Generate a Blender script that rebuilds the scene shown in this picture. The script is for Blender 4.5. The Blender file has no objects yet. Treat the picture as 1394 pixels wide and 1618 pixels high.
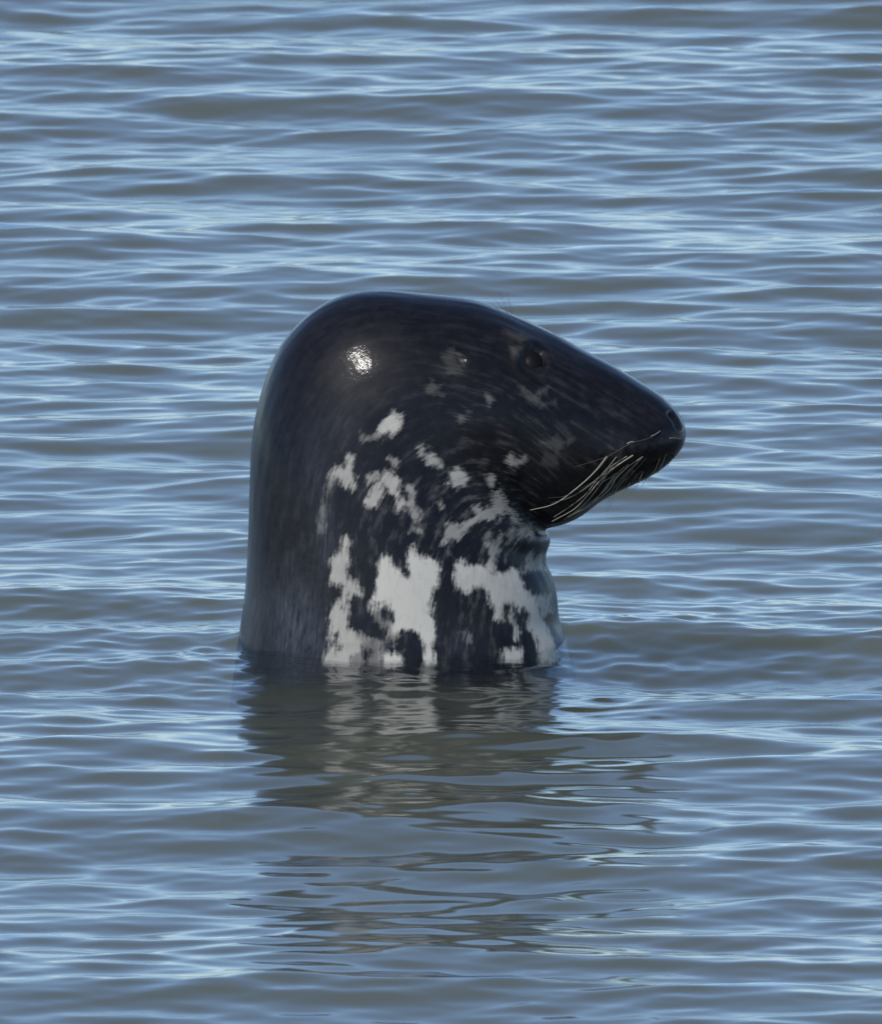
import bpy, math, random
import numpy as np
from mathutils import Vector
from mathutils.bvhtree import BVHTree

rng = np.random.default_rng(11)
random.seed(5)
scene = bpy.context.scene
COL = scene.collection

# ------------------------------------------------------------------ camera
S = 1600.0                       # photo pixels per metre at the seal
PITCH = math.radians(5.7)        # looking slightly down on the water
CP, SP = math.cos(PITCH), math.sin(PITCH)
DIST = 60.0
PX0, PY0 = 640.0, 1016.0         # photo pixel of the seal's waterline centre
cam_d = bpy.data.cameras.new('camera')
cam = bpy.data.objects.new('camera', cam_d)
COL.objects.link(cam)
tgt = Vector(((697 - PX0) / S, 0.0, (PY0 - 809) / (S * CP)))
cam.location = tgt + Vector((0, -CP, SP)) * DIST
cam.rotation_euler = (math.pi / 2 - PITCH, 0, 0)
cam_d.sensor_fit = 'VERTICAL'
cam_d.sensor_height = 24.0
cam_d.lens = 24.0 * DIST / (1618 / S)
cam_d.clip_start = 0.5
cam_d.clip_end = 6000
cam_d.dof.use_dof = True
cam_d.dof.focus_distance = DIST - 0.1
cam_d.dof.aperture_fstop = cam_d.lens / 26.0
scene.camera = cam

# ------------------------------------------------------------------ light
SUN_DIR = Vector((-0.400, -0.600, 0.692)).normalized()   # towards the sun
elev = math.asin(SUN_DIR.z)
azim = math.atan2(SUN_DIR.x, SUN_DIR.y)
world = bpy.data.worlds.new('World')
scene.world = world
world.use_nodes = True
nt = world.node_tree
nt.nodes.clear()
sky = nt.nodes.new('ShaderNodeTexSky')
sky.sky_type = 'NISHITA'
sky.sun_disc = False
sky.sun_elevation = elev
sky.sun_rotation = azim
sky.air_density = 1.05
sky.dust_density = 1.5
sky.ozone_density = 3.8
sky.altitude = 4000.0
bg = nt.nodes.new('ShaderNodeBackground')
bg.inputs['Strength'].default_value = 0.15
wo = nt.nodes.new('ShaderNodeOutputWorld')
nt.links.new(sky.outputs[0], bg.inputs['Color'])
nt.links.new(bg.outputs[0], wo.inputs['Surface'])

sun_d = bpy.data.lights.new('sun', 'SUN')
sun_d.energy = 3.0
sun_d.angle = math.radians(0.5)
sun_d.color = (1.0, 0.96, 0.90)
sun = bpy.data.objects.new('sun', sun_d)
COL.objects.link(sun)
sun.rotation_euler = (-SUN_DIR).to_track_quat('-Z', 'Y').to_euler()
sun.location = SUN_DIR * 20

vs = scene.view_settings
vs.view_transform = 'Standard'
vs.look = 'None'
vs.gamma = 1.0
vs.exposure = 0.0
vs.use_curve_mapping = False

# ------------------------------------------------------------------ helpers
def link(o, parent=None):
    COL.objects.link(o)
    if parent is not None:
        o.parent = parent
    return o

def mesh_from(name, verts, quads, tris=None, smooth=True):
    me = bpy.data.meshes.new(name)
    verts = np.asarray(verts, np.float32)
    quads = np.asarray(quads, np.int32).reshape(-1, 4)
    tris = np.zeros((0, 3), np.int32) if tris is None else np.asarray(tris, np.int32).reshape(-1, 3)
    me.vertices.add(len(verts))
    me.vertices.foreach_set('co', verts.ravel())
    idx = np.concatenate([quads.ravel(), tris.ravel()])
    me.loops.add(len(idx))
    me.loops.foreach_set('vertex_index', idx.astype(np.int32))
    n = len(quads) + len(tris)
    me.polygons.add(n)
    starts = np.concatenate([np.arange(len(quads)) * 4, len(quads) * 4 + np.arange(len(tris)) * 3])
    me.polygons.foreach_set('loop_start', starts.astype(np.int32))
    me.update(calc_edges=True)
    me.validate()
    if smooth:
        me.polygons.foreach_set('use_smooth', np.ones(n, bool))
    return me

class NT:
    """Tiny node-tree helper."""
    def __init__(self, name):
        self.mat = bpy.data.materials.new(name)
        self.mat.use_nodes = True
        self.t = self.mat.node_tree
        self.t.nodes.clear()
        self.out = self.t.nodes.new('ShaderNodeOutputMaterial')
    def put(self, sock, v):
        if isinstance(v, bpy.types.NodeSocket):
            self.t.links.new(v, sock)
        else:
            sock.default_value = v
    def math(self, op, a, b=None, clamp=False):
        n = self.t.nodes.new('ShaderNodeMath')
        n.operation = op
        n.use_clamp = clamp
        self.put(n.inputs[0], a)
        if b is not None:
            self.put(n.inputs[1], b)
        return n.outputs[0]
    def attr(self, name):
        n = self.t.nodes.new('ShaderNodeAttribute')
        n.attribute_name = name
        return n
    def noise(self, vec, scale, detail=3, rough=0.55):
        n = self.t.nodes.new('ShaderNodeTexNoise')
        self.put(n.inputs['Vector'], vec)
        n.inputs['Scale'].default_value = scale
        n.inputs['Detail'].default_value = detail
        n.inputs['Roughness'].default_value = rough
        return n.outputs['Fac']
    def vscale(self, vec, xyz):
        n = self.t.nodes.new('ShaderNodeVectorMath')
        n.operation = 'MULTIPLY'
        self.put(n.inputs[0], vec)
        n.inputs[1].default_value = xyz
        return n.outputs[0]
    def step(self, v, lo, hi):
        n = self.t.nodes.new('ShaderNodeMapRange')
        n.interpolation_type = 'SMOOTHSTEP'
        self.put(n.inputs['Value'], v)
        n.inputs['From Min'].default_value = lo
        n.inputs['From Max'].default_value = hi
        return n.outputs['Result']
    def mix(self, f, a, b):
        n = self.t.nodes.new('ShaderNodeMix')
        n.data_type = 'RGBA'
        self.put(n.inputs[0], f)
        self.put(n.inputs[6], a)
        self.put(n.inputs[7], b)
        return n.outputs[2]
    def bump(self, h, strength, dist, normal=None):
        n = self.t.nodes.new('ShaderNodeBump')
        n.inputs['Strength'].default_value = strength
        n.inputs['Distance'].default_value = dist
        self.put(n.inputs['Height'], h)
        if normal is not None:
            self.put(n.inputs['Normal'], normal)
        return n.outputs[0]
    def bsdf(self, **kw):
        n = self.t.nodes.new('ShaderNodeBsdfPrincipled')
        for k, v in kw.items():
            self.put(n.inputs[k.replace('_', ' ')], v)
        self.t.links.new(n.outputs[0], self.out.inputs['Surface'])
        return n

# ------------------------------------------------------------------ water
def graded(lo, hi, step, far, grow=1.12, cap=400.0):
    core = np.arange(lo, hi + step * 0.5, step)
    out, s, v = [], step, hi
    while v < far:
        s = min(s * grow, cap)
        v += s
        out.append(v)
    left, s, v = [], step, lo
    while v > -far:
        s = min(s * grow, cap)
        v -= s
        left.append(v)
    return np.concatenate([left[::-1], core, out])

wx = graded(-0.62, 0.72, 0.0065, 3000.0, 1.05)
wy = graded(-4.2, 8.8, 0.0068, 3000.0, 1.04)
X0, Y0 = np.meshgrid(wx.astype(np.float32), wy.astype(np.float32))
SX, SY = np.meshgrid(np.gradient(wx).astype(np.float32), np.gradient(wy).astype(np.float32))
Hh = np.zeros(X0.shape, np.float32)
DX = np.zeros_like(Hh)
DY = np.zeros_like(Hh)
WAVE = np.random.default_rng(23)
def add_waves(n, lmin, lmax, slope, spread, choppy=1.0, mean=90.0, where=1.0):
    global Hh, DX, DY
    lam = np.exp(WAVE.uniform(math.log(lmin), math.log(lmax), n))
    ang = np.radians(mean) + WAVE.normal(0, math.radians(spread), n)
    a_s = slope * math.sqrt(2.0 / n)
    for i in range(n):
        k = 2 * math.pi / lam[i]
        kx, ky = k * math.cos(ang[i]), k * math.sin(ang[i])
        ph = WAVE.uniform(0, 2 * math.pi)
        # components finer than the local grid fade away
        fade = np.clip((lam[i] / np.maximum(SX * abs(math.cos(ang[i])), SY * abs(math.sin(ang[i])))) / 5.0 - 0.6, 0, 1)
        A = (a_s / k) * fade * where
        arg = np.float32(kx) * X0 + np.float32(ky) * Y0 + np.float32(ph)
        c, s = np.cos(arg), np.sin(arg)
        Hh += A * c
        DX -= choppy * A * math.cos(ang[i]) * s
        DY -= choppy * A * math.sin(ang[i]) * s
add_waves(10, 0.9, 2.5, 0.014, 26)
add_waves(24, 0.30, 0.70, 0.036, 26, 1.25, 96)
add_waves(24, 0.14, 0.30, 0.031, 24, 1.1, 68)
add_waves(24, 0.14, 0.30, 0.031, 24, 1.1, 112)
add_waves(44, 0.065, 0.14, 0.040, 42)
add_waves(36, 0.034, 0.065, 0.021, 48)
# two low wave crests rolling past in front of the animal
for yc, wd, hh in ((-0.92, 0.12, 0.009), (-1.6, 0.15, 0.007)):
    Hh += hh * np.exp(-((Y0 - yc - 0.07 * np.sin(3.1 * X0 + 9 * yc) - 0.03 * np.sin(8.3 * X0)) / wd) ** 2) * np.exp(-((X0 + 0.1) / 0.9) ** 2)
add_waves(40, 0.028, 0.075, 0.075, 75, 0.8, where=np.exp(-(np.maximum(np.hypot(X0, Y0 * 0.8) - 0.15, 0) / 0.45) ** 2))
# ripples spreading from the neck, and the film of water lifted against it
R = np.hypot(X0 + 0.0, Y0 * 1.05)
rr = np.maximum(R - 0.155, 0)
near = (SX < 0.03) * (SY < 0.04)
th_ = np.arctan2(Y0, X0)
for lam_, amp_, ph_ in ((0.047, 0.00045, 0.3), (0.033, 0.00030, 1.9), (0.071, 0.0006, 4.0)):
    Hh += near * amp_ * np.exp(-rr / 0.25) * np.cos(2 * math.pi * rr / lam_ + ph_ + 1.4 * np.sin(3 * th_ + ph_) + 0.9 * np.sin(7 * th_ + 2 * ph_))
Hh += near * (0.0018 + 0.003 * np.sin(2 * th_ + 1.0) * np.sin(5 * th_) + 0.009 * np.exp(-((np.abs(th_) - 3.05) / 0.22) ** 2)) * np.exp(-rr / 0.013)
WX, WY, WZ = X0 + DX, Y0 + DY, Hh
ny, nx = X0.shape
ii = np.arange(ny * nx).reshape(ny, nx)
quads = np.stack([ii[:-1, :-1], ii[:-1, 1:], ii[1:, 1:], ii[1:, :-1]], -1).reshape(-1, 4)
wm = mesh_from('water', np.stack([WX, WY, WZ], -1).reshape(-1, 3), quads)
m = NT('sea_water')
fre = m.t.nodes.new('ShaderNodeFresnel')
fre.inputs['IOR'].default_value = 1.333
glo = m.t.nodes.new('ShaderNodeBsdfAnisotropic')
glo.inputs['Roughness'].default_value = 0.09
tra = m.t.nodes.new('ShaderNodeBsdfTransparent')
tra.inputs['Color'].default_value = (0.93, 0.96, 0.95, 1)
mxs = m.t.nodes.new('ShaderNodeMixShader')
gmy = m.t.nodes.new('ShaderNodeNewGeometry')
m.put(mxs.inputs[0], m.math('MULTIPLY', fre.outputs[0], m.math('SUBTRACT', 1.0, gmy.outputs['Backfacing'])))
m.put(mxs.inputs[1], tra.outputs[0])
m.put(mxs.inputs[2], glo.outputs[0])
m.put(m.out.inputs['Surface'], mxs.outputs[0])
wm.materials.append(m.mat)
water = link(bpy.data.objects.new('water', wm))
water['kind'] = 'structure'
water['label'] = 'rippled blue sea water with olive tinted wave faces'

# the silt-laden water below the ripples: one closed body of even murk
MV = 2900.0
mv = [(x, y, z) for z in (-1.3, -0.016) for x, y in ((-MV, -MV), (MV, -MV), (MV, MV), (-MV, MV))]
mm = mesh_from('murky_water', mv, [(3, 2, 1, 0), (4, 5, 6, 7), (0, 1, 5, 4), (1, 2, 6, 5), (2, 3, 7, 6), (3, 0, 4, 7)], smooth=False)
m = NT('silt_cloud')
pv = m.t.nodes.new('ShaderNodeVolumePrincipled')
pv.inputs['Color'].default_value = (0.45, 0.435, 0.285, 1)
pv.inputs['Density'].default_value = 1.6
m.put(m.out.inputs['Volume'], pv.outputs[0])
mm.materials.append(m.mat)
murky = link(bpy.data.objects.new('murky_water', mm))
murky['kind'] = 'structure'
murky['label'] = 'olive silty water just below the rippled surface'

# ------------------------------------------------------------------ seal body
def P(px, py):
    return ((px - PX0) / S, (PY0 - py) / (S * CP))

# dorsal outline point, throat outline point (photo pixels in the profile plane), half width (m)
SECT = [
    ((600, 2230), (700, 2230), .030), ((520, 2170), (800, 2170), .105), ((410, 1950), (930, 1950), .170), ((345, 1600), (985, 1600), .195),
    ((345, 1300), (955, 1300), .180), ((362, 1120), (922, 1120), .164),
    ((376, 1010), (897, 1012), .154), ((381, 980), (884, 980), .151), ((388, 921), (881, 945), .148),
    ((392, 841), (874, 914), .145), ((394, 770), (863.5, 889), .141), ((396, 712), (863, 874), .137),
    ((400, 675), (867.5, 860), .134), ((407, 641), (868, 851), .131), ((417, 606), (866, 845.5), .128),
    ((432, 566), (863, 842.5), .125), ((449, 537), (862.5, 841), .1225), ((472, 511), (862, 839.5), .1205),
    ((500, 487), (861.5, 838), .1185), ((532, 470), (861.5, 837), .117), ((561, 462), (862, 836), .1155),
    ((589, 459), (862.5, 835.2), .1145), ((618, 459.5), (863.5, 834.4), .1135), ((647, 463), (865, 833.5), .112),
    ((690, 467), (868, 832.3), .110), ((727, 471), (873, 831.2), .107), ((759, 477), (880, 830), .103),
    ((790, 489), (888, 828), .0985), ((816, 500), (896, 825.5), .094), ((847, 514), (907, 821), .0885),
    ((885, 532), (923, 812), .082), ((920, 552), (942, 797), .0755), ((958, 572), (966, 781), .069),
    ((989, 590), (995, 768), .063), ((1021, 610), (1021, 755.7), .057), ((1046, 626), (1043, 743), .051),
    ((1065, 643.6), (1060, 729), .043), ((1077, 661), (1074.6, 713), .031), ((1083, 677), (1082, 699), .014),
    ((1084.6, 686), (1084.6, 688), .001)]
ctrl = np.array([[*P(*d), *P(*v), w] for d, v, w in SECT])
seg = np.sqrt((np.diff(ctrl[:, 0]) ** 2 + np.diff(ctrl[:, 1]) ** 2)) + 0.6 * np.sqrt((np.diff(ctrl[:, 2]) ** 2 + np.diff(ctrl[:, 3]) ** 2)) + 1e-4
T = np.concatenate([[0], np.cumsum(seg)])

def pchip(x, y, q):
    h = np.diff(x)
    d = np.diff(y) / h
    m_ = np.zeros_like(y)
    for i in range(1, len(x) - 1):
        if d[i - 1] * d[i] > 0:
            w1, w2 = 2 * h[i] + h[i - 1], h[i] + 2 * h[i - 1]
            m_[i] = (w1 + w2) / (w1 / d[i - 1] + w2 / d[i])
    m_[0], m_[-1] = d[0], d[-1]
    k = np.clip(np.searchsorted(x, q) - 1, 0, len(h) - 1)
    t = (q - x[k]) / h[k]
    return ((1 + 2 * t) * (1 - t) ** 2 * y[k] + t * (1 - t) ** 2 * h[k] * m_[k]
            + t * t * (3 - 2 * t) * y[k + 1] + t * t * (t - 1) * h[k] * m_[k + 1])

NR, NM = 620, 288
# dense rings above water, sparse below
tw = T[6]
q = np.concatenate([np.linspace(0, T[5], 60, endpoint=False), np.linspace(T[5], T[-1] - 0.02, NR - 130, endpoint=False),
                    T[-1] - 0.02 * (1 - np.linspace(0, 1, 70)) ** 2])
rings = np.stack([pchip(T, ctrl[:, c], q) for c in range(5)], 1)
def gsm(a, sig):
    r = int(sig * 3)
    kx = np.exp(-0.5 * (np.arange(-r, r + 1) / sig) ** 2)
    kx /= kx.sum()
    pad = np.concatenate([2 * a[0] - a[1:r + 1][::-1], a, 2 * a[-1] - a[-r - 1:-1][::-1]])
    return np.convolve(pad, kx, 'valid')
for c in range(5):
    rings[:, c] = gsm(rings[:, c], 4.5 if c != 4 else 9.0)
rings[:, 4] = np.maximum(rings[:, 4], 0.0005)
theta = np.linspace(0, 2 * math.pi, NM, endpoint=False)
cth, sth = np.cos(theta), np.sin(theta)
lerp = (1 - cth) / 2
Dp, Vp, W = rings[:, 0:2], rings[:, 2:4], rings[:, 4]
fr = np.clip((q - tw) / (T[-1] - tw), 0, 1)          # 0 at the water, 1 at the nose
boxy = 0.86 - 0.06 * np.exp(-((fr - 0.88) / 0.12) ** 2)
BX = Dp[:, None, 0] * (1 - lerp) + Vp[:, None, 0] * lerp
BZ = Dp[:, None, 1] * (1 - lerp) + Vp[:, None, 1] * lerp
BY = W[:, None] * np.sign(sth) * np.abs(sth) ** boxy[:, None]
# the muzzle is widest at the whisker pads, below its middle
pad_w = np.exp(-((fr - 0.90) / 0.07) ** 2)[:, None] * np.exp(-((lerp[None] - 0.66) / 0.22) ** 2)
BY *= 1 + 0.14 * pad_w
# brow: the skull narrows above the eyes
brow = np.exp(-((fr - 0.74) / 0.07) ** 2)[:, None] * np.exp(-((lerp[None] - 0.12) / 0.10) ** 2)
BY *= 1 + 0.10 * brow

def to_px(x, y, z):
    """photo pixel of a point of the flank (either flank, mirrored)"""
    ya = -np.abs(y)
    return PX0 + S * x, PY0 - S * (z * CP + ya * SP)

def grid_normals(x, y, z):
    p = np.stack([x, y, z], -1)
    du = np.gradient(p, axis=0)
    dv = (np.roll(p, -1, 1) - np.roll(p, 1, 1)) * 0.5
    n = np.cross(du, dv)
    n /= np.linalg.norm(n, axis=-1, keepdims=True) + 1e-12
    # outward
    ctr = p.mean(axis=1, keepdims=True)
    sgn = np.sign((n * (p - ctr)).sum(-1, keepdims=True).sum(1, keepdims=True))
    return n * sgn

def gau(px, py, cx, cy, rx, ry=None, ang=0.0):
    ry = rx if ry is None else ry
    c, s = math.cos(math.radians(ang)), math.sin(math.radians(ang))
    u, v = (px - cx) * c + (py - cy) * s, -(px - cx) * s + (py - cy) * c
    return np.exp(-(u / rx) ** 2 - (v / ry) ** 2)

def seg_dist(px, py, pts):
    best = np.full(px.shape, 1e9)
    for (ax, ay), (bx, by) in zip(pts[:-1], pts[1:]):
        dx, dy = bx - ax, by - ay
        t = np.clip(((px - ax) * dx + (py - ay) * dy) / (dx * dx + dy * dy), 0, 1)
        best = np.minimum(best, np.hypot(px - ax - t * dx, py - ay - t * dy))
    return best

EYE = (843.0, 569.0)
Nn = grid_normals(BX, BY, BZ)
qx, qy = to_px(BX, BY, BZ)
flank = np.clip(np.abs(sth)[None, :] * 2.2 - 0.25, 0, 1)
disp = np.zeros_like(BX)
er = np.hypot((qx - EYE[0]), (qy - EYE[1]) / 1.08)
disp -= 0.0042 * np.exp(-(er / 23.0) ** 4) * flank                     # eye opening
disp -= 0.0040 * gau(qx, qy, 850, 566, 55, 42) * flank                  # socket
disp += 0.0018 * np.exp(-((er - 27.0) / 6.0) ** 2) * flank              # lids
disp += 0.0035 * gau(qx, qy, 822, 537, 34, 13, 25) * flank              # brow ridge
disp += 0.0020 * gau(qx, qy, 838, 612, 40, 10, 10) * flank
disp -= 0.0034 * gau(qx, qy, 727, 567, 9, 6, 40) * flank                # ear hole
disp += 0.0014 * gau(qx, qy, 722, 556, 14, 5, 30) * flank
disp -= 0.0030 * np.exp(-(seg_dist(qx, qy, [(846, 548), (856, 555), (860, 570)]) / 3.5) ** 2) * flank
# nostril slit
nd = seg_dist(qx, qy, [(1059, 654), (1066, 664), (1071, 675)])
disp -= 0.0032 * np.exp(-(nd / 3.4) ** 2) * (np.abs(BY) > 0.004)
disp += 0.0005 * np.exp(-((nd - 8) / 4.0) ** 2) * (np.abs(BY) > 0.006)
# mouth line
md = seg_dist(qx, qy, [(1062, 722), (1030, 735), (995, 745), (955, 757), (922, 768)])
disp -= 0.0035 * np.exp(-(md / 4.0) ** 2) * flank
disp += 0.0050 * gau(qx, qy, 985, 712, 62, 26, -22) * flank             # whisker pad
# rows of little bumps where the whiskers grow
for r_ in range(4):
    for c_ in range(6):
        bx, by = 948 + 19 * c_ - 3 * r_, 716 + 9 * r_ - 6.5 * c_
        disp += 0.0010 * gau(qx, qy, bx, by, 4.5) * flank
# folds of skin under the jaw and round the throat
for pts, dep, wd in (([(863, 838), (842, 820), (826, 792), (818, 765)], .0050, 13.0),
                     ([(868, 868), (845, 872), (815, 866)], .0003, 15.0),
                     ([(874, 910), (850, 905), (825, 890)], .0003, 15.0),
                     ([(860, 790), (838, 760), (832, 735)], .0014, 12.0)):
    disp -= dep * np.exp(-(seg_dist(qx, qy, pts) / wd) ** 2) * flank
disp += 0.0022 * gau(qx, qy, 800, 640, 70, 50) * flank                  # cheek
disp += 0.0012 * gau(qx, qy, 868, 852, 18, 14)
# soft muscle relief
rl = np.random.default_rng(3)
for _ in range(60):
    a, lam = rl.uniform(0, 2 * math.pi), rl.uniform(55, 220)
    disp += 0.00002 * (lam / 120) * np.cos(2 * math.pi / lam * (qx * math.cos(a) + qy * math.sin(a)) + 300 * BY * math.cos(3 * a) + rl.uniform(0, 6.28)) * np.clip(np.abs(BY) / 0.02, 0, 1)
# taper everything off right at the nose pole
disp *= np.clip((q[-1] - q) / 0.012, 0, 1)[:, None]
BX, BY, BZ = BX + Nn[..., 0] * disp, BY + Nn[..., 1] * disp, BZ + Nn[..., 2] * disp

# --- coat pattern: outlines of the pale blotches, read off the photograph
A_, B_, C_, D_ = (480, 640, 6.97), (660, 680, 6.336), (480, 840, 6.336), (690, 840, 6.336)
F_ = (660, 520, 6.336)
BLOTCH = [
 (A_, .85, [(850,330),(830,260),(860,180),(920,110),(1000,75),(1020,110),(1095,120),(1090,190),(1050,270),(1000,330),(940,320),(930,285),(880,330)]),
 (A_, .30, [(620,310),(690,350),(760,340),(850,310),(850,360),(770,380),(700,385),(620,370)]),
 (A_, .62, [(480,560),(520,530),(555,560),(530,660),(530,760),(580,840),(570,930),(540,940),(505,870),(440,900),(390,880),(410,800),(370,760),(320,800),(290,850),(300,770),(350,670),(420,680),(450,690)]),
 (A_, .22, [(290,800),(300,850),(265,960),(260,1150),(230,1394),(160,1394),(180,1200),(240,1000)]),
 (A_, .70, [(680,1040),(720,960),(760,890),(830,840),(870,770),(890,700),(960,720),(1050,800),(1050,940),(1060,1010),(1110,1080),(1100,1160),(1020,1190),(1000,1100),(1020,1000),(960,960),(920,890),(880,880),(870,970),(800,1110),(700,1120)]),
 (A_, .50, [(700,800),(830,720),(840,760),(760,850),(710,850)]),
 (A_, .38, [(930,590),(980,560),(1040,640),(1020,690),(960,630)]),
 (A_, .48, [(1130,910),(1180,890),(1230,980),(1210,1040),(1270,1150),(1280,1260),(1220,1320),(1290,1370),(1290,1394),(1170,1394),(1210,1240),(1150,1130),(1200,1040)]),
 (B_, .62, [(20,200),(60,180),(90,230),(120,190),(210,290),(240,370),(150,370),(70,280),(20,230)]),
 (B_, .72, [(280,530),(330,430),(400,380),(460,395),(500,510),(470,550),(400,580),(340,560)]),
 (B_, .52, [(880,310),(920,230),(980,290),(1080,260),(1100,300),(1060,330),(980,370),(900,330)]),
 (B_, .52, [(690,450),(760,420),(765,500),(770,580),(740,590),(690,510)]),
 (B_, .55, [(770,610),(830,590),(850,670),(900,760),(1000,850),(1010,930),(960,930),(930,830),(870,830),(830,870),(780,830),(760,890),(680,880),(600,930),(540,940),(470,1020),(440,1060),(400,1100),(350,1080),(290,1130),(240,1160),(280,1040),(270,970),(330,920),(400,930),(420,1000),(450,930),(540,900),(590,850),(560,770),(620,750),(660,790),(740,740),(740,660)]),
 (B_, .52, [(700,1050),(740,1020),(730,1150),(790,1090),(830,1020),(860,1040),(830,1130),(790,1280),(770,1394),(690,1394),(720,1280),(690,1150)]),
 (B_, .48, [(1000,1000),(1060,940),(1130,940),(1180,1010),(1150,1110),(1110,1080),(1070,1020),(1010,1080)]),
 (B_, .30, [(890,1050),(920,990),(970,1000),(960,1120),(880,1140)]),
 (B_, .45, [(205,725),(235,690),(255,750),(220,775)]),
 (B_, .48, [(1100,1270),(1140,1220),(1170,1310),(1230,1240),(1260,1260),(1250,1394),(1080,1394)]),
 (C_, .70, [(400,60),(450,50),(450,440),(540,540),(590,640),(500,630),(460,700),(440,830),(450,960),(530,980),(570,1040),(640,1080),(590,1200),(470,1250),(450,1360),(190,1360),(240,1170),(260,920),(270,800),(330,650),(390,700),(390,560),(280,520),(270,300),(340,210),(370,260)]),
 (C_, .30, [(500,980),(640,1080),(780,1110),(770,1360),(470,1360),(480,1250),(590,1200)]),
 (C_, 1.0, [(720,640),(740,450),(750,290),(800,240),(870,270),(900,370),(960,410),(1010,450),(1060,400),(1040,240),(1060,140),(1100,140),(1130,240),(1270,260),(1360,390),(1350,530),(1290,620),(1270,850),(1300,960),(1310,1360),(1190,1360),(1210,1150),(1160,1030),(1060,980),(960,1000),(920,1100),(850,1010),(830,930),(910,900),(910,800),(820,720),(770,770),(740,800),(690,790),(640,690)]),
 (C_, .95, [(770,1160),(850,1220),(970,1200),(980,1360),(780,1360)]),
 (C_, .30, [(690,800),(900,900),(940,1050),(880,1150),(820,1000),(760,960)]),
 (D_, .92, [(165,470),(180,340),(270,270),(300,330),(420,340),(500,380),(515,250),(560,270),(575,400),(660,430),(740,360),(800,370),(850,470),(900,590),(970,660),(1040,760),(1060,880),(1100,940),(1170,1080),(1220,1300),(1050,1300),(1000,1100),(940,980),(900,880),(810,760),(740,740),(790,930),(850,1030),(800,1060),(750,900),(700,740),(650,700),(680,890),(640,870),(570,890),(560,760),(500,590),(400,540),(300,620),(180,540)]),
 (D_, .60, [(990,650),(1130,640),(1150,800),(1060,870),(1000,720)]),
 (D_, .90, [(660,1140),(720,1170),(850,1190),(860,1300),(650,1300)]),
 (D_, .50, [(920,230),(960,220),(980,330),(1060,340),(1090,380),(1000,380),(880,390)]),
 (D_, .25, [(270,1010),(310,990),(360,1110),(320,1120)]),
 # faint marks on the face
 (F_, 0.15, [(1020,580),(1060,580),(1210,700),(1220,780),(1170,770),(1080,680)]),
 (F_, 0.14, [(1200,640),(1310,570),(1320,590),(1220,660)]),
 (F_, 0.10, [(1210,760),(1390,700),(1390,740),(1220,800)]),
 (F_, 0.24, [(685,660),(720,655),(760,700),(725,775),(690,710)]),
 (F_, 0.18, [(400,900),(430,865),(450,890),(430,925)]),
 (F_, 0.17, [(495,830),(550,800),(545,840),(505,850)]),
 (F_, 0.14, [(60,600),(130,520),(230,560),(260,650),(90,660)]),
 (F_, 0.15, [(310,205),(360,195),(470,320),(470,370),(430,350),(400,260)]),
 (F_, 0.07, [(240,280),(360,230),(450,430),(320,440)]),
 (F_, 0.10, [(930,190),(1060,180),(1020,330),(930,260)]),
 (F_, 0.08, [(860,20),(1030,60),(1100,110),(950,120)]),
 (F_, 0.14, [(1260,1130),(1390,1060),(1480,1110),(1560,1090),(1500,1160),(1390,1230)]),
 (F_, 0.08, [(1280,1230),(1420,1250),(1400,1400),(1220,1360)]),
]
def poly_sd(px, py, poly):
    d2 = np.full(px.shape, 1e9)
    inside = np.zeros(px.shape, bool)
    n = len(poly)
    for i in range(n):
        ax, ay = poly[i]
        bx, by = poly[(i + 1) % n]
        dx, dy = bx - ax, by - ay
        t = np.clip(((px - ax) * dx + (py - ay) * dy) / (dx * dx + dy * dy + 1e-9), 0, 1)
        d2 = np.minimum(d2, (px - ax - t * dx) ** 2 + (py - ay - t * dy) ** 2)
        cond = (ay > py) != (by > py)
        xi = ax + (py - ay) * dx / (dy if abs(dy) > 1e-9 else 1e-9)
        inside ^= cond & (px < xi)
    d = np.sqrt(d2)
    return np.where(inside, d, -d)

qx, qy = to_px(BX, BY, BZ)
# the hidden flank carries its own variation of the pattern
far = BY > 0
wob = np.where(far, 14 * np.sin(qy / 37.0) + 10 * np.sin(qx / 29.0), 0)
ux, uy = qx + wob, np.where(qy > 1052, 1052 - (qy - 1052) * 0.35, qy)
sd = np.full(qx.shape, -40.0)
num = np.zeros(qx.shape)
den = np.full(qx.shape, 1e-6)
for (ox, oy, sc), st, poly in BLOTCH:
    pts = [(ox + x / sc, oy + y / sc) for x, y in poly]
    xs, ys = [p[0] for p in pts], [p[1] for p in pts]
    msk = (ux > min(xs) - 40) & (ux < max(xs) + 40) & (uy > min(ys) - 40) & (uy < max(ys) + 40)
    d = poly_sd(ux[msk], uy[msk], pts)
    sd[msk] = np.maximum(sd[msk], d)
    wgt = np.exp(np.clip(d, -40, 8) / 3.0)
    num[msk] += wgt * st
    den[msk] += wgt
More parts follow.
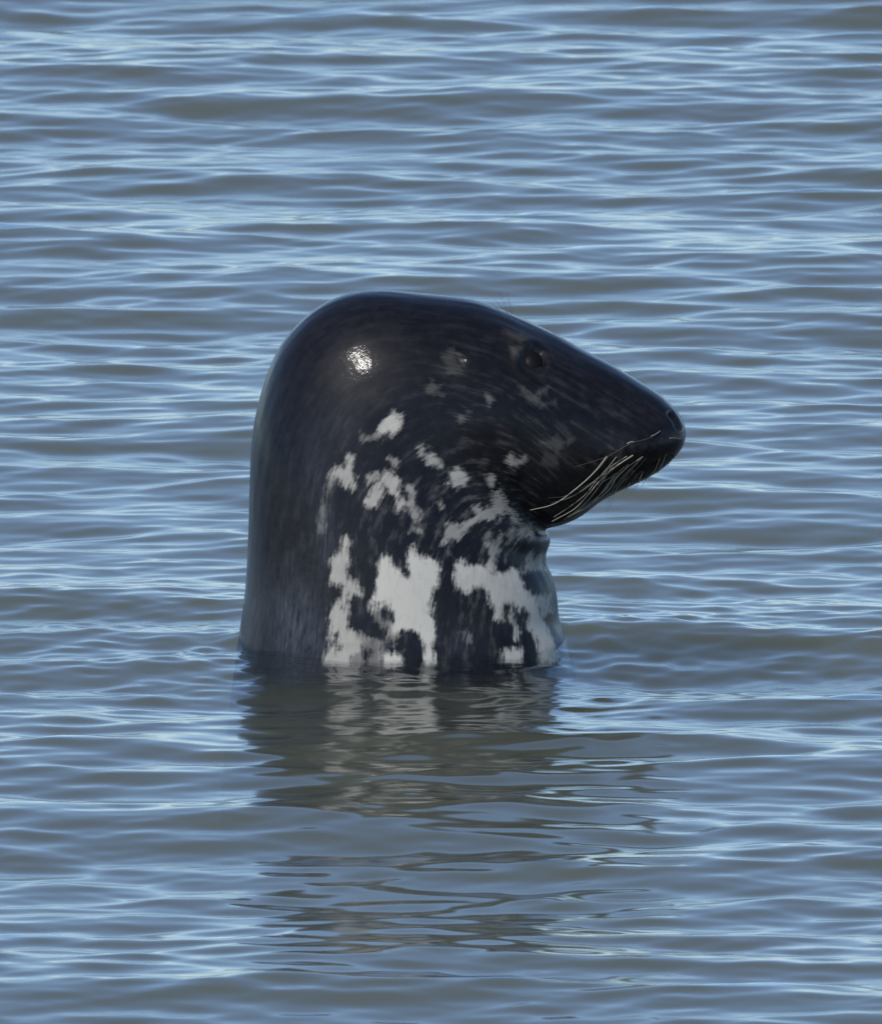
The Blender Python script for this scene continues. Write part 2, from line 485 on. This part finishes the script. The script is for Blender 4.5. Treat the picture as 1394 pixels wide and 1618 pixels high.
SPOT = [
 (D_, [(870,430),(1000,390),(1110,440),(1110,620),(980,650),(900,560)]),
 (D_, [(580,300),(700,280),(900,240),(900,330),(800,360),(720,380),(660,420),(590,390)]),
 (D_, [(940,60),(1080,40),(1080,170),(950,200)]),
 (D_, [(810,740),(870,760),(910,830),(890,890),(830,880)]),
 (D_, [(670,730),(725,730),(745,850),(690,840)]),
 (D_, [(860,960),(950,1000),(1010,1140),(880,1180),(800,1080)]),
 (D_, [(1100,900),(1150,1000),(1200,1090),(1230,1060),(1170,920)]),
 (C_, [(450,830),(480,650),(620,650),(680,800),(720,960),(760,1100),(650,1080),(580,960),(470,980)]),
 (C_, [(980,1010),(1060,980),(1160,1040),(1210,1180),(1190,1290),(990,1290),(960,1150)]),
 (C_, [(770,960),(830,950),(850,1080),(820,1170),(760,1050)]),
 (C_, [(290,1030),(340,1020),(365,1150),(340,1230),(290,1140)]),
 (C_, [(280,525),(395,540),(370,750),(340,620)]),
 (C_, [(600,1150),(660,1200),(640,1290),(560,1290)]),
 (C_, [(700,690),(750,700),(740,800),(700,780)]),
 (C_, [(800,780),(900,800),(880,890),(820,880)]),
]
for (ox, oy, sc), poly in SPOT:
    pts = [(ox + x / sc, oy + y / sc) for x, y in poly]
    xs, ys = [p[0] for p in pts], [p[1] for p in pts]
    msk = (ux > min(xs) - 40) & (ux < max(xs) + 40) & (uy > min(ys) - 40) & (uy < max(ys) + 40)
    sd[msk] = np.minimum(sd[msk], -poly_sd(ux[msk], uy[msk], pts))
strength = num / den
strength = strength * (1 + 0.25 * gau(qx, qy, 872, 960, 30, 50))
strength = strength * np.clip(1 - (qy - 1046) / 9, 0.05, 1)  # blotches painted dark below the waterline, standing in for the murk's dimming
# soft grey wash on the nape side of the neck
grey = (0.9 * gau(qx, qy, 462, 985, 34, 80) + 0.55 * gau(qx, qy, 512, 850, 16, 60) + 0.35 * gau(qx, qy, 400, 960, 16, 90)
        + 0.35 * gau(qx, qy, 505, 1010, 20, 60) + 0.28 * gau(qx, qy, 545, 665, 22, 26) + 0.4 * gau(qx, qy, 730, 1010, 40, 26)
        + 0.25 * gau(qx, qy, 500, 720, 26, 60))
brown = (0.9 * gau(qx, qy, 816, 560, 20, 34) + 0.6 * gau(qx, qy, 718, 580, 20, 18) + 0.8 * gau(qx, qy, 865, 715, 40, 26)
         + 0.5 * gau(qx, qy, 820, 532, 30, 14) + 0.5 * gau(qx, qy, 905, 770, 60, 40) + 0.4 * gau(qx, qy, 560, 600, 30, 14))

arc_s = np.repeat(np.cumsum(np.concatenate([[0], 0.5 * (np.linalg.norm(np.diff(Dp, axis=0), axis=1) + np.linalg.norm(np.diff(Vp, axis=0), axis=1))]))[:, None], NM, 1)
arc_t = W[:, None] * np.where(theta > math.pi, 2 * math.pi - theta, theta)[None, :] * 1.4

nose_tip = np.array([[BX[-1].mean() + 0.0004, 0, BZ[-1].mean()]])
tail_tip = np.array([[BX[0].mean(), 0, BZ[0].mean() - 0.02]])
verts = np.concatenate([np.stack([BX, BY, BZ], -1).reshape(-1, 3), nose_tip, tail_tip])
gi = np.arange(NR * 0 + BX.shape[0] * NM).reshape(BX.shape[0], NM)
gj = np.roll(gi, -1, 1)
quads = np.stack([gi[:-1], gi[1:], gj[1:], gj[:-1]], -1).reshape(-1, 4)
nv = BX.shape[0] * NM
tris = np.concatenate([np.stack([gi[-1], np.full(NM, nv), gj[-1]], -1), np.stack([gj[0], np.full(NM, nv + 1), gi[0]], -1)])
# make the faces point outward
a, b, c = verts[quads[40000][0]], verts[quads[40000][1]], verts[quads[40000][2]]
if np.dot(np.cross(b - a, c - a), a - verts[gi[quads[40000][0] // NM]].mean(0)) < 0:
    quads = quads[:, ::-1]
    tris = tris[:, ::-1]
bm_ = mesh_from('body', verts, quads, tris)
def put_attr(me, name, arr, tail=2):
    at = me.attributes.new(name, 'FLOAT', 'POINT')
    v = np.concatenate([arr.ravel(), np.repeat(arr.ravel()[-1:], tail)]).astype(np.float32)
    at.data.foreach_set('value', v)
put_attr(bm_, 'pale_edge', sd)
put_attr(bm_, 'pale_amount', strength)
put_attr(bm_, 'grey_wash', grey)
put_attr(bm_, 'brown_wash', brown)
put_attr(bm_, 'mottle', np.clip(0.50 * gau(qx, qy, 690, 880, 170, 190) + 0.4 * gau(qx, qy, 775, 840, 70, 80) + 0.18 * gau(qx, qy, 900, 690, 120, 70) + 0.07 * gau(qx, qy, 760, 600, 120, 90), 0, 0.8))
put_attr(bm_, 'face_part', np.repeat(np.clip((fr - 0.50) / 0.2, 0, 1)[:, None], NM, 1) * np.clip((900 - qy) / 90, 0, 1))
put_attr(bm_, 'dull_skin', np.clip(np.exp(-(nd / 4.5) ** 2) + 0.7 * np.exp(-(md / 5.0) ** 2) + 0.8 * np.exp(-((er - 20) / 6.0) ** 2) + gau(qx, qy, 727, 567, 12, 9, 40) + 0.75 * gau(qx, qy, 880, 915, 45, 85), 0, 1))
put_attr(bm_, 'fur_along', arc_s)
put_attr(bm_, 'fur_across', arc_t)

m = NT('wet_seal_coat')
cmb = m.t.nodes.new('ShaderNodeCombineXYZ')
m.put(cmb.inputs[0], m.attr('fur_across').outputs['Fac'])
m.put(cmb.inputs[1], m.attr('fur_along').outputs['Fac'])
geo = m.t.nodes.new('ShaderNodeTexCoord')
sepp = m.t.nodes.new('ShaderNodeSeparateXYZ')
m.put(sepp.inputs[0], geo.outputs['Object'])
m.put(cmb.inputs[2], m.math('MULTIPLY', sepp.outputs[1], 0.35))
fur = cmb.outputs[0]
streak = m.noise(m.vscale(fur, (250, 66, 60)), 1.0, 4, 0.62)
clump = m.noise(m.vscale(fur, (95, 34, 30)), 1.0, 3, 0.55)
iso = m.noise(geo.outputs['Object'], 85, 4, 0.65)
fine = m.noise(m.vscale(fur, (1100, 190, 300)), 1.0, 2, 0.6)
wig = m.math('ADD', m.math('MULTIPLY', m.math('SUBTRACT', streak, 0.5), m.math('SUBTRACT', 22.0, m.math('MULTIPLY', m.attr('face_part').outputs['Fac'], 14.0))),
             m.math('MULTIPLY', m.math('SUBTRACT', clump, 0.5), 7.0))
wig = m.math('ADD', wig, m.math('MULTIPLY', m.math('SUBTRACT', iso, 0.5), 20.0))
edge = m.math('ADD', m.attr('pale_edge').outputs['Fac'], wig)
mask = m.step(edge, -6.0, 5.5)
amount = m.attr('pale_amount').outputs['Fac']
tone = m.math('MULTIPLY', m.math('MULTIPLY', mask, amount), m.math('ADD', 0.62, m.math('MULTIPLY', m.math('ADD', streak, iso), 0.38)), clamp=True)
tone = m.math('POWER', tone, 1.1)
dark = m.mix(m.step(m.math('MULTIPLY', m.math('ADD', clump, iso), 0.5), 0.36, 0.64), (0.0062, 0.0063, 0.0085, 1), (0.0138, 0.0134, 0.0155, 1))
bw = m.math('MULTIPLY', m.attr('brown_wash').outputs['Fac'], m.step(streak, 0.25, 0.7))
dark = m.mix(bw, dark, (0.022, 0.019, 0.015, 1))
gw = m.math('MULTIPLY', m.attr('grey_wash').outputs['Fac'], m.step(streak, 0.2, 0.75))
dark = m.mix(gw, dark, (0.072, 0.078, 0.096, 1))
mot = m.math('MULTIPLY', m.attr('mottle').outputs['Fac'], m.step(m.math('ADD', m.math('MULTIPLY', clump, 0.62), m.math('ADD', m.math('MULTIPLY', streak, 0.18), m.math('MULTIPLY', iso, 0.20))), 0.50, 0.66))
dark = m.mix(mot, dark, (0.150, 0.144, 0.134, 1))
colr = m.mix(tone, dark, (0.52, 0.49, 0.425, 1))
beads = m.noise(geo.outputs['Object'], 160, 2, 0.5)
hgt = m.math('ADD', m.math('MULTIPLY', beads, 0.8), m.math('MULTIPLY', fine, 0.35))
nrm = m.bump(hgt, 0.17, 0.0018)
nrm_soft = m.bump(fine, 0.12, 0.001)
m.bsdf(Base_Color=colr, Roughness=0.45, IOR=1.38, Specular_IOR_Level=0.15, Normal=nrm_soft, Coat_Weight=m.math('MULTIPLY', 0.45, m.math('SUBTRACT', 1.0, m.attr('dull_skin').outputs['Fac'])), Coat_Roughness=m.math('ADD', 0.085, m.math('MULTIPLY', iso, 0.05)), Coat_IOR=1.33, Coat_Normal=nrm)
bm_.materials.append(m.mat)

seal = link(bpy.data.objects.new('grey_seal', None))
seal.empty_display_size = 0.1
seal['label'] = 'wet dark grey seal with white blotched neck upright in the rippled water'
seal['category'] = 'seal'
body = link(bpy.data.objects.new('body', bm_), seal)

# ------------------------------------------------------------------ eyes
bvh = BVHTree.FromPolygons([tuple(v) for v in verts], [tuple(f) for f in quads])
def surf(px, py, side=-1):
    """point of the flank seen at that photo pixel (march along the view ray)"""
    x = (px - PX0) / S
    o = Vector((x, 0, (PY0 - py) / (S * CP))) + Vector((0, -CP, SP)) * 1.0
    hit = bvh.ray_cast(o, Vector((0, CP, -SP)))
    if hit[0] is None:
        return None, None
    p, n = hit[0].copy(), hit[1].copy()
    if n.y > 0:
        n = -n
    if side > 0:
        p.y, n.y = -p.y, -n.y
    return p, n

m = NT('dark_eye')
m.bsdf(Base_Color=(0.006, 0.0052, 0.005, 1), Roughness=0.5, IOR=1.36, Specular_IOR_Level=0.3)
eye_mat = m.mat
import bmesh
eb = bmesh.new()
bmesh.ops.create_uvsphere(eb, u_segments=32, v_segments=20, radius=0.0165)
eme = bpy.data.meshes.new('eye')
eb.to_mesh(eme)
eb.free()
eme.polygons.foreach_set('use_smooth', np.ones(len(eme.polygons), bool))
eme.materials.append(eye_mat)
for side in (-1, 1):
    p, n = surf(EYE[0] + 1, EYE[1] + 2, side)
    e = link(bpy.data.objects.new('eye', eme), seal)
    e.location = p - n * 0.0138

# ------------------------------------------------------------------ whiskers
m = NT('pale_whisker')
m.bsdf(Base_Color=(0.33, 0.30, 0.23, 1), Roughness=0.45)
pale_w = m.mat
m = NT('dark_whisker')
m.bsdf(Base_Color=(0.10, 0.09, 0.075, 1), Roughness=0.45)
dark_w = m.mat

def hair(pts3, r0, r1, mat, name='whisker', sides=6):
    pts = [Vector(p) for p in pts3]
    # resample with Catmull-Rom
    out = []
    ext = [pts[0] * 2 - pts[1]] + pts + [pts[-1] * 2 - pts[-2]]
    for i in range(1, len(ext) - 2):
        for k in range(6):
            t = k / 6
            a, b, c, d = ext[i - 1], ext[i], ext[i + 1], ext[i + 2]
            out.append(0.5 * ((2 * b) + (c - a) * t + (2 * a - 5 * b + 4 * c - d) * t * t + (3 * b - a - 3 * c + d) * t ** 3))
    out.append(pts[-1])
    vs_, qs = [], []
    n = len(out)
    for i, p in enumerate(out):
        tg = (out[min(i + 1, n - 1)] - out[max(i - 1, 0)]).normalized()
        u = tg.orthogonal().normalized() if i == 0 else (u - tg * u.dot(tg)).normalized()
        v = tg.cross(u)
        r = r0 + (r1 - r0) * i / (n - 1)
        for k in range(sides):
            a = 2 * math.pi * k / sides
            vs_.append(p + u * (r * math.cos(a)) + v * (r * math.sin(a)))
    for i in range(n - 1):
        for k in range(sides):
            k2 = (k + 1) % sides
            qs.append((i * sides + k, i * sides + k2, (i + 1) * sides + k2, (i + 1) * sides + k))
    me = mesh_from(name, [tuple(v) for v in vs_], qs)
    me.materials.append(mat)
    return link(bpy.data.objects.new(name, me), seal)

def zp(x, y):
    return 680 + x / 3.168, 440 + y / 3.168

WHISK = [
 ([(885,890),(820,970),(730,1050),(620,1125),(500,1155)], .0011, pale_w),
 ([(1015,885),(930,940),(850,1010),(790,1080),(720,1150),(610,1210)], .0010, pale_w),
 ([(990,940),(930,1000),(890,1060),(800,1130),(690,1195)], .0010, pale_w),
 ([(950,925),(840,1000),(770,1045)], .0008, pale_w),
 ([(880,990),(830,1060),(770,1130),(670,1205)], .0008, pale_w),
 ([(1155,765),(1090,800),(1000,825),(880,890),(720,940)], .0005, dark_w),
 ([(1060,900),(980,990),(900,1075),(840,1120)], .0006, dark_w),
 ([(1020,960),(960,1020),(930,1060)], .0006, pale_w),
 ([(1150,900),(1125,960),(1090,1000)], .0006, pale_w),
 ([(1120,940),(1085,1000),(1060,1040)], .0005, dark_w),
 ([(1060,980),(1040,1030),(1000,1075),(985,1100)], .0005, pale_w),
 ([(1000,1020),(970,1080),(955,1110)], .0004, pale_w),
 ([(940,1040),(900,1140),(885,1195)], .0004, pale_w),
 ([(1180,880),(1165,930),(1140,975)], .0005, pale_w),
 ([(1215,870),(1200,915),(1185,945)], .0005, dark_w),
 ([(1195,800),(1225,798),(1256,802)], .0006, pale_w),
 ([(985,828),(1003,818),(1018,816)], .0010, pale_w),
 ([(1105,790),(1130,778),(1150,762)], .0007, pale_w),
]
wr = random.Random(9)
for base in (list(WHISK[:5]) + list(WHISK[6:8])) * 2:
    dx, dy, k = wr.uniform(-35, 55), wr.uniform(-12, 30), wr.uniform(0.75, 1.0)
    x0, y0 = base[0][0]
    WHISK.append(([(x0 + dx + (x - x0) * k, y0 + dy * 0.4 + (y - y0) * k * wr.uniform(0.97, 1.04)) for x, y in base[0]], .00055, wr.choice((pale_w, dark_w, dark_w))))
for _ in range(22):
    f = wr.random()
    x, y = 1215 - 330 * f, 905 + 150 * f + wr.uniform(-25, 5)
    l = wr.uniform(28, 62)
    WHISK.append(([(x, y), (x - 0.22 * l, y + 0.5 * l), (x - 0.5 * l, y + 0.9 * l)], .00032, wr.choice((pale_w, dark_w))))
for side in (-1, 1):
    for pts, r0, mt in WHISK:
        p3 = []
        ylast = None
        for i, (x, y) in enumerate(pts):
            px, py = zp(x, y)
            p, n = surf(px, py)
            off = 0.0006 + 0.0022 * i if len(pts) > 3 else 0.0004 + 0.0008 * i
            if p is None:
                yy = (ylast if ylast is not None else -0.03)
                p = Vector(((px - PX0) / S, yy, ((PY0 - py) / S - yy * SP) / CP))
            else:
                p = p + Vector((0, -1, 0.0)) * off
            ylast = p.y
            p3.append(Vector((p.x, p.y * -side, p.z)))
        hair(p3, r0 * 0.66, r0 * 0.30, mt)
# brow hairs standing above the head
for side in (-1, 1):
    for (x0, y0, x1, y1) in ((806, 496, 790, 468), (800, 498, 775, 478), (812, 500, 802, 472)):
        p, n = surf(x0, y0 + 6)
        if p is None:
            continue
        e = Vector(((x1 - PX0) / S, p.y - 0.006, ((PY0 - y1) / S - p.y * SP) / CP))
        mid = (p + e) / 2 + Vector((-0.001, 0, 0.002))
        pp = [Vector((v.x, v.y * -side, v.z)) for v in (p, mid, e)]
        hair(pp, .0002, .0001, dark_w, 'brow_hair', 5)
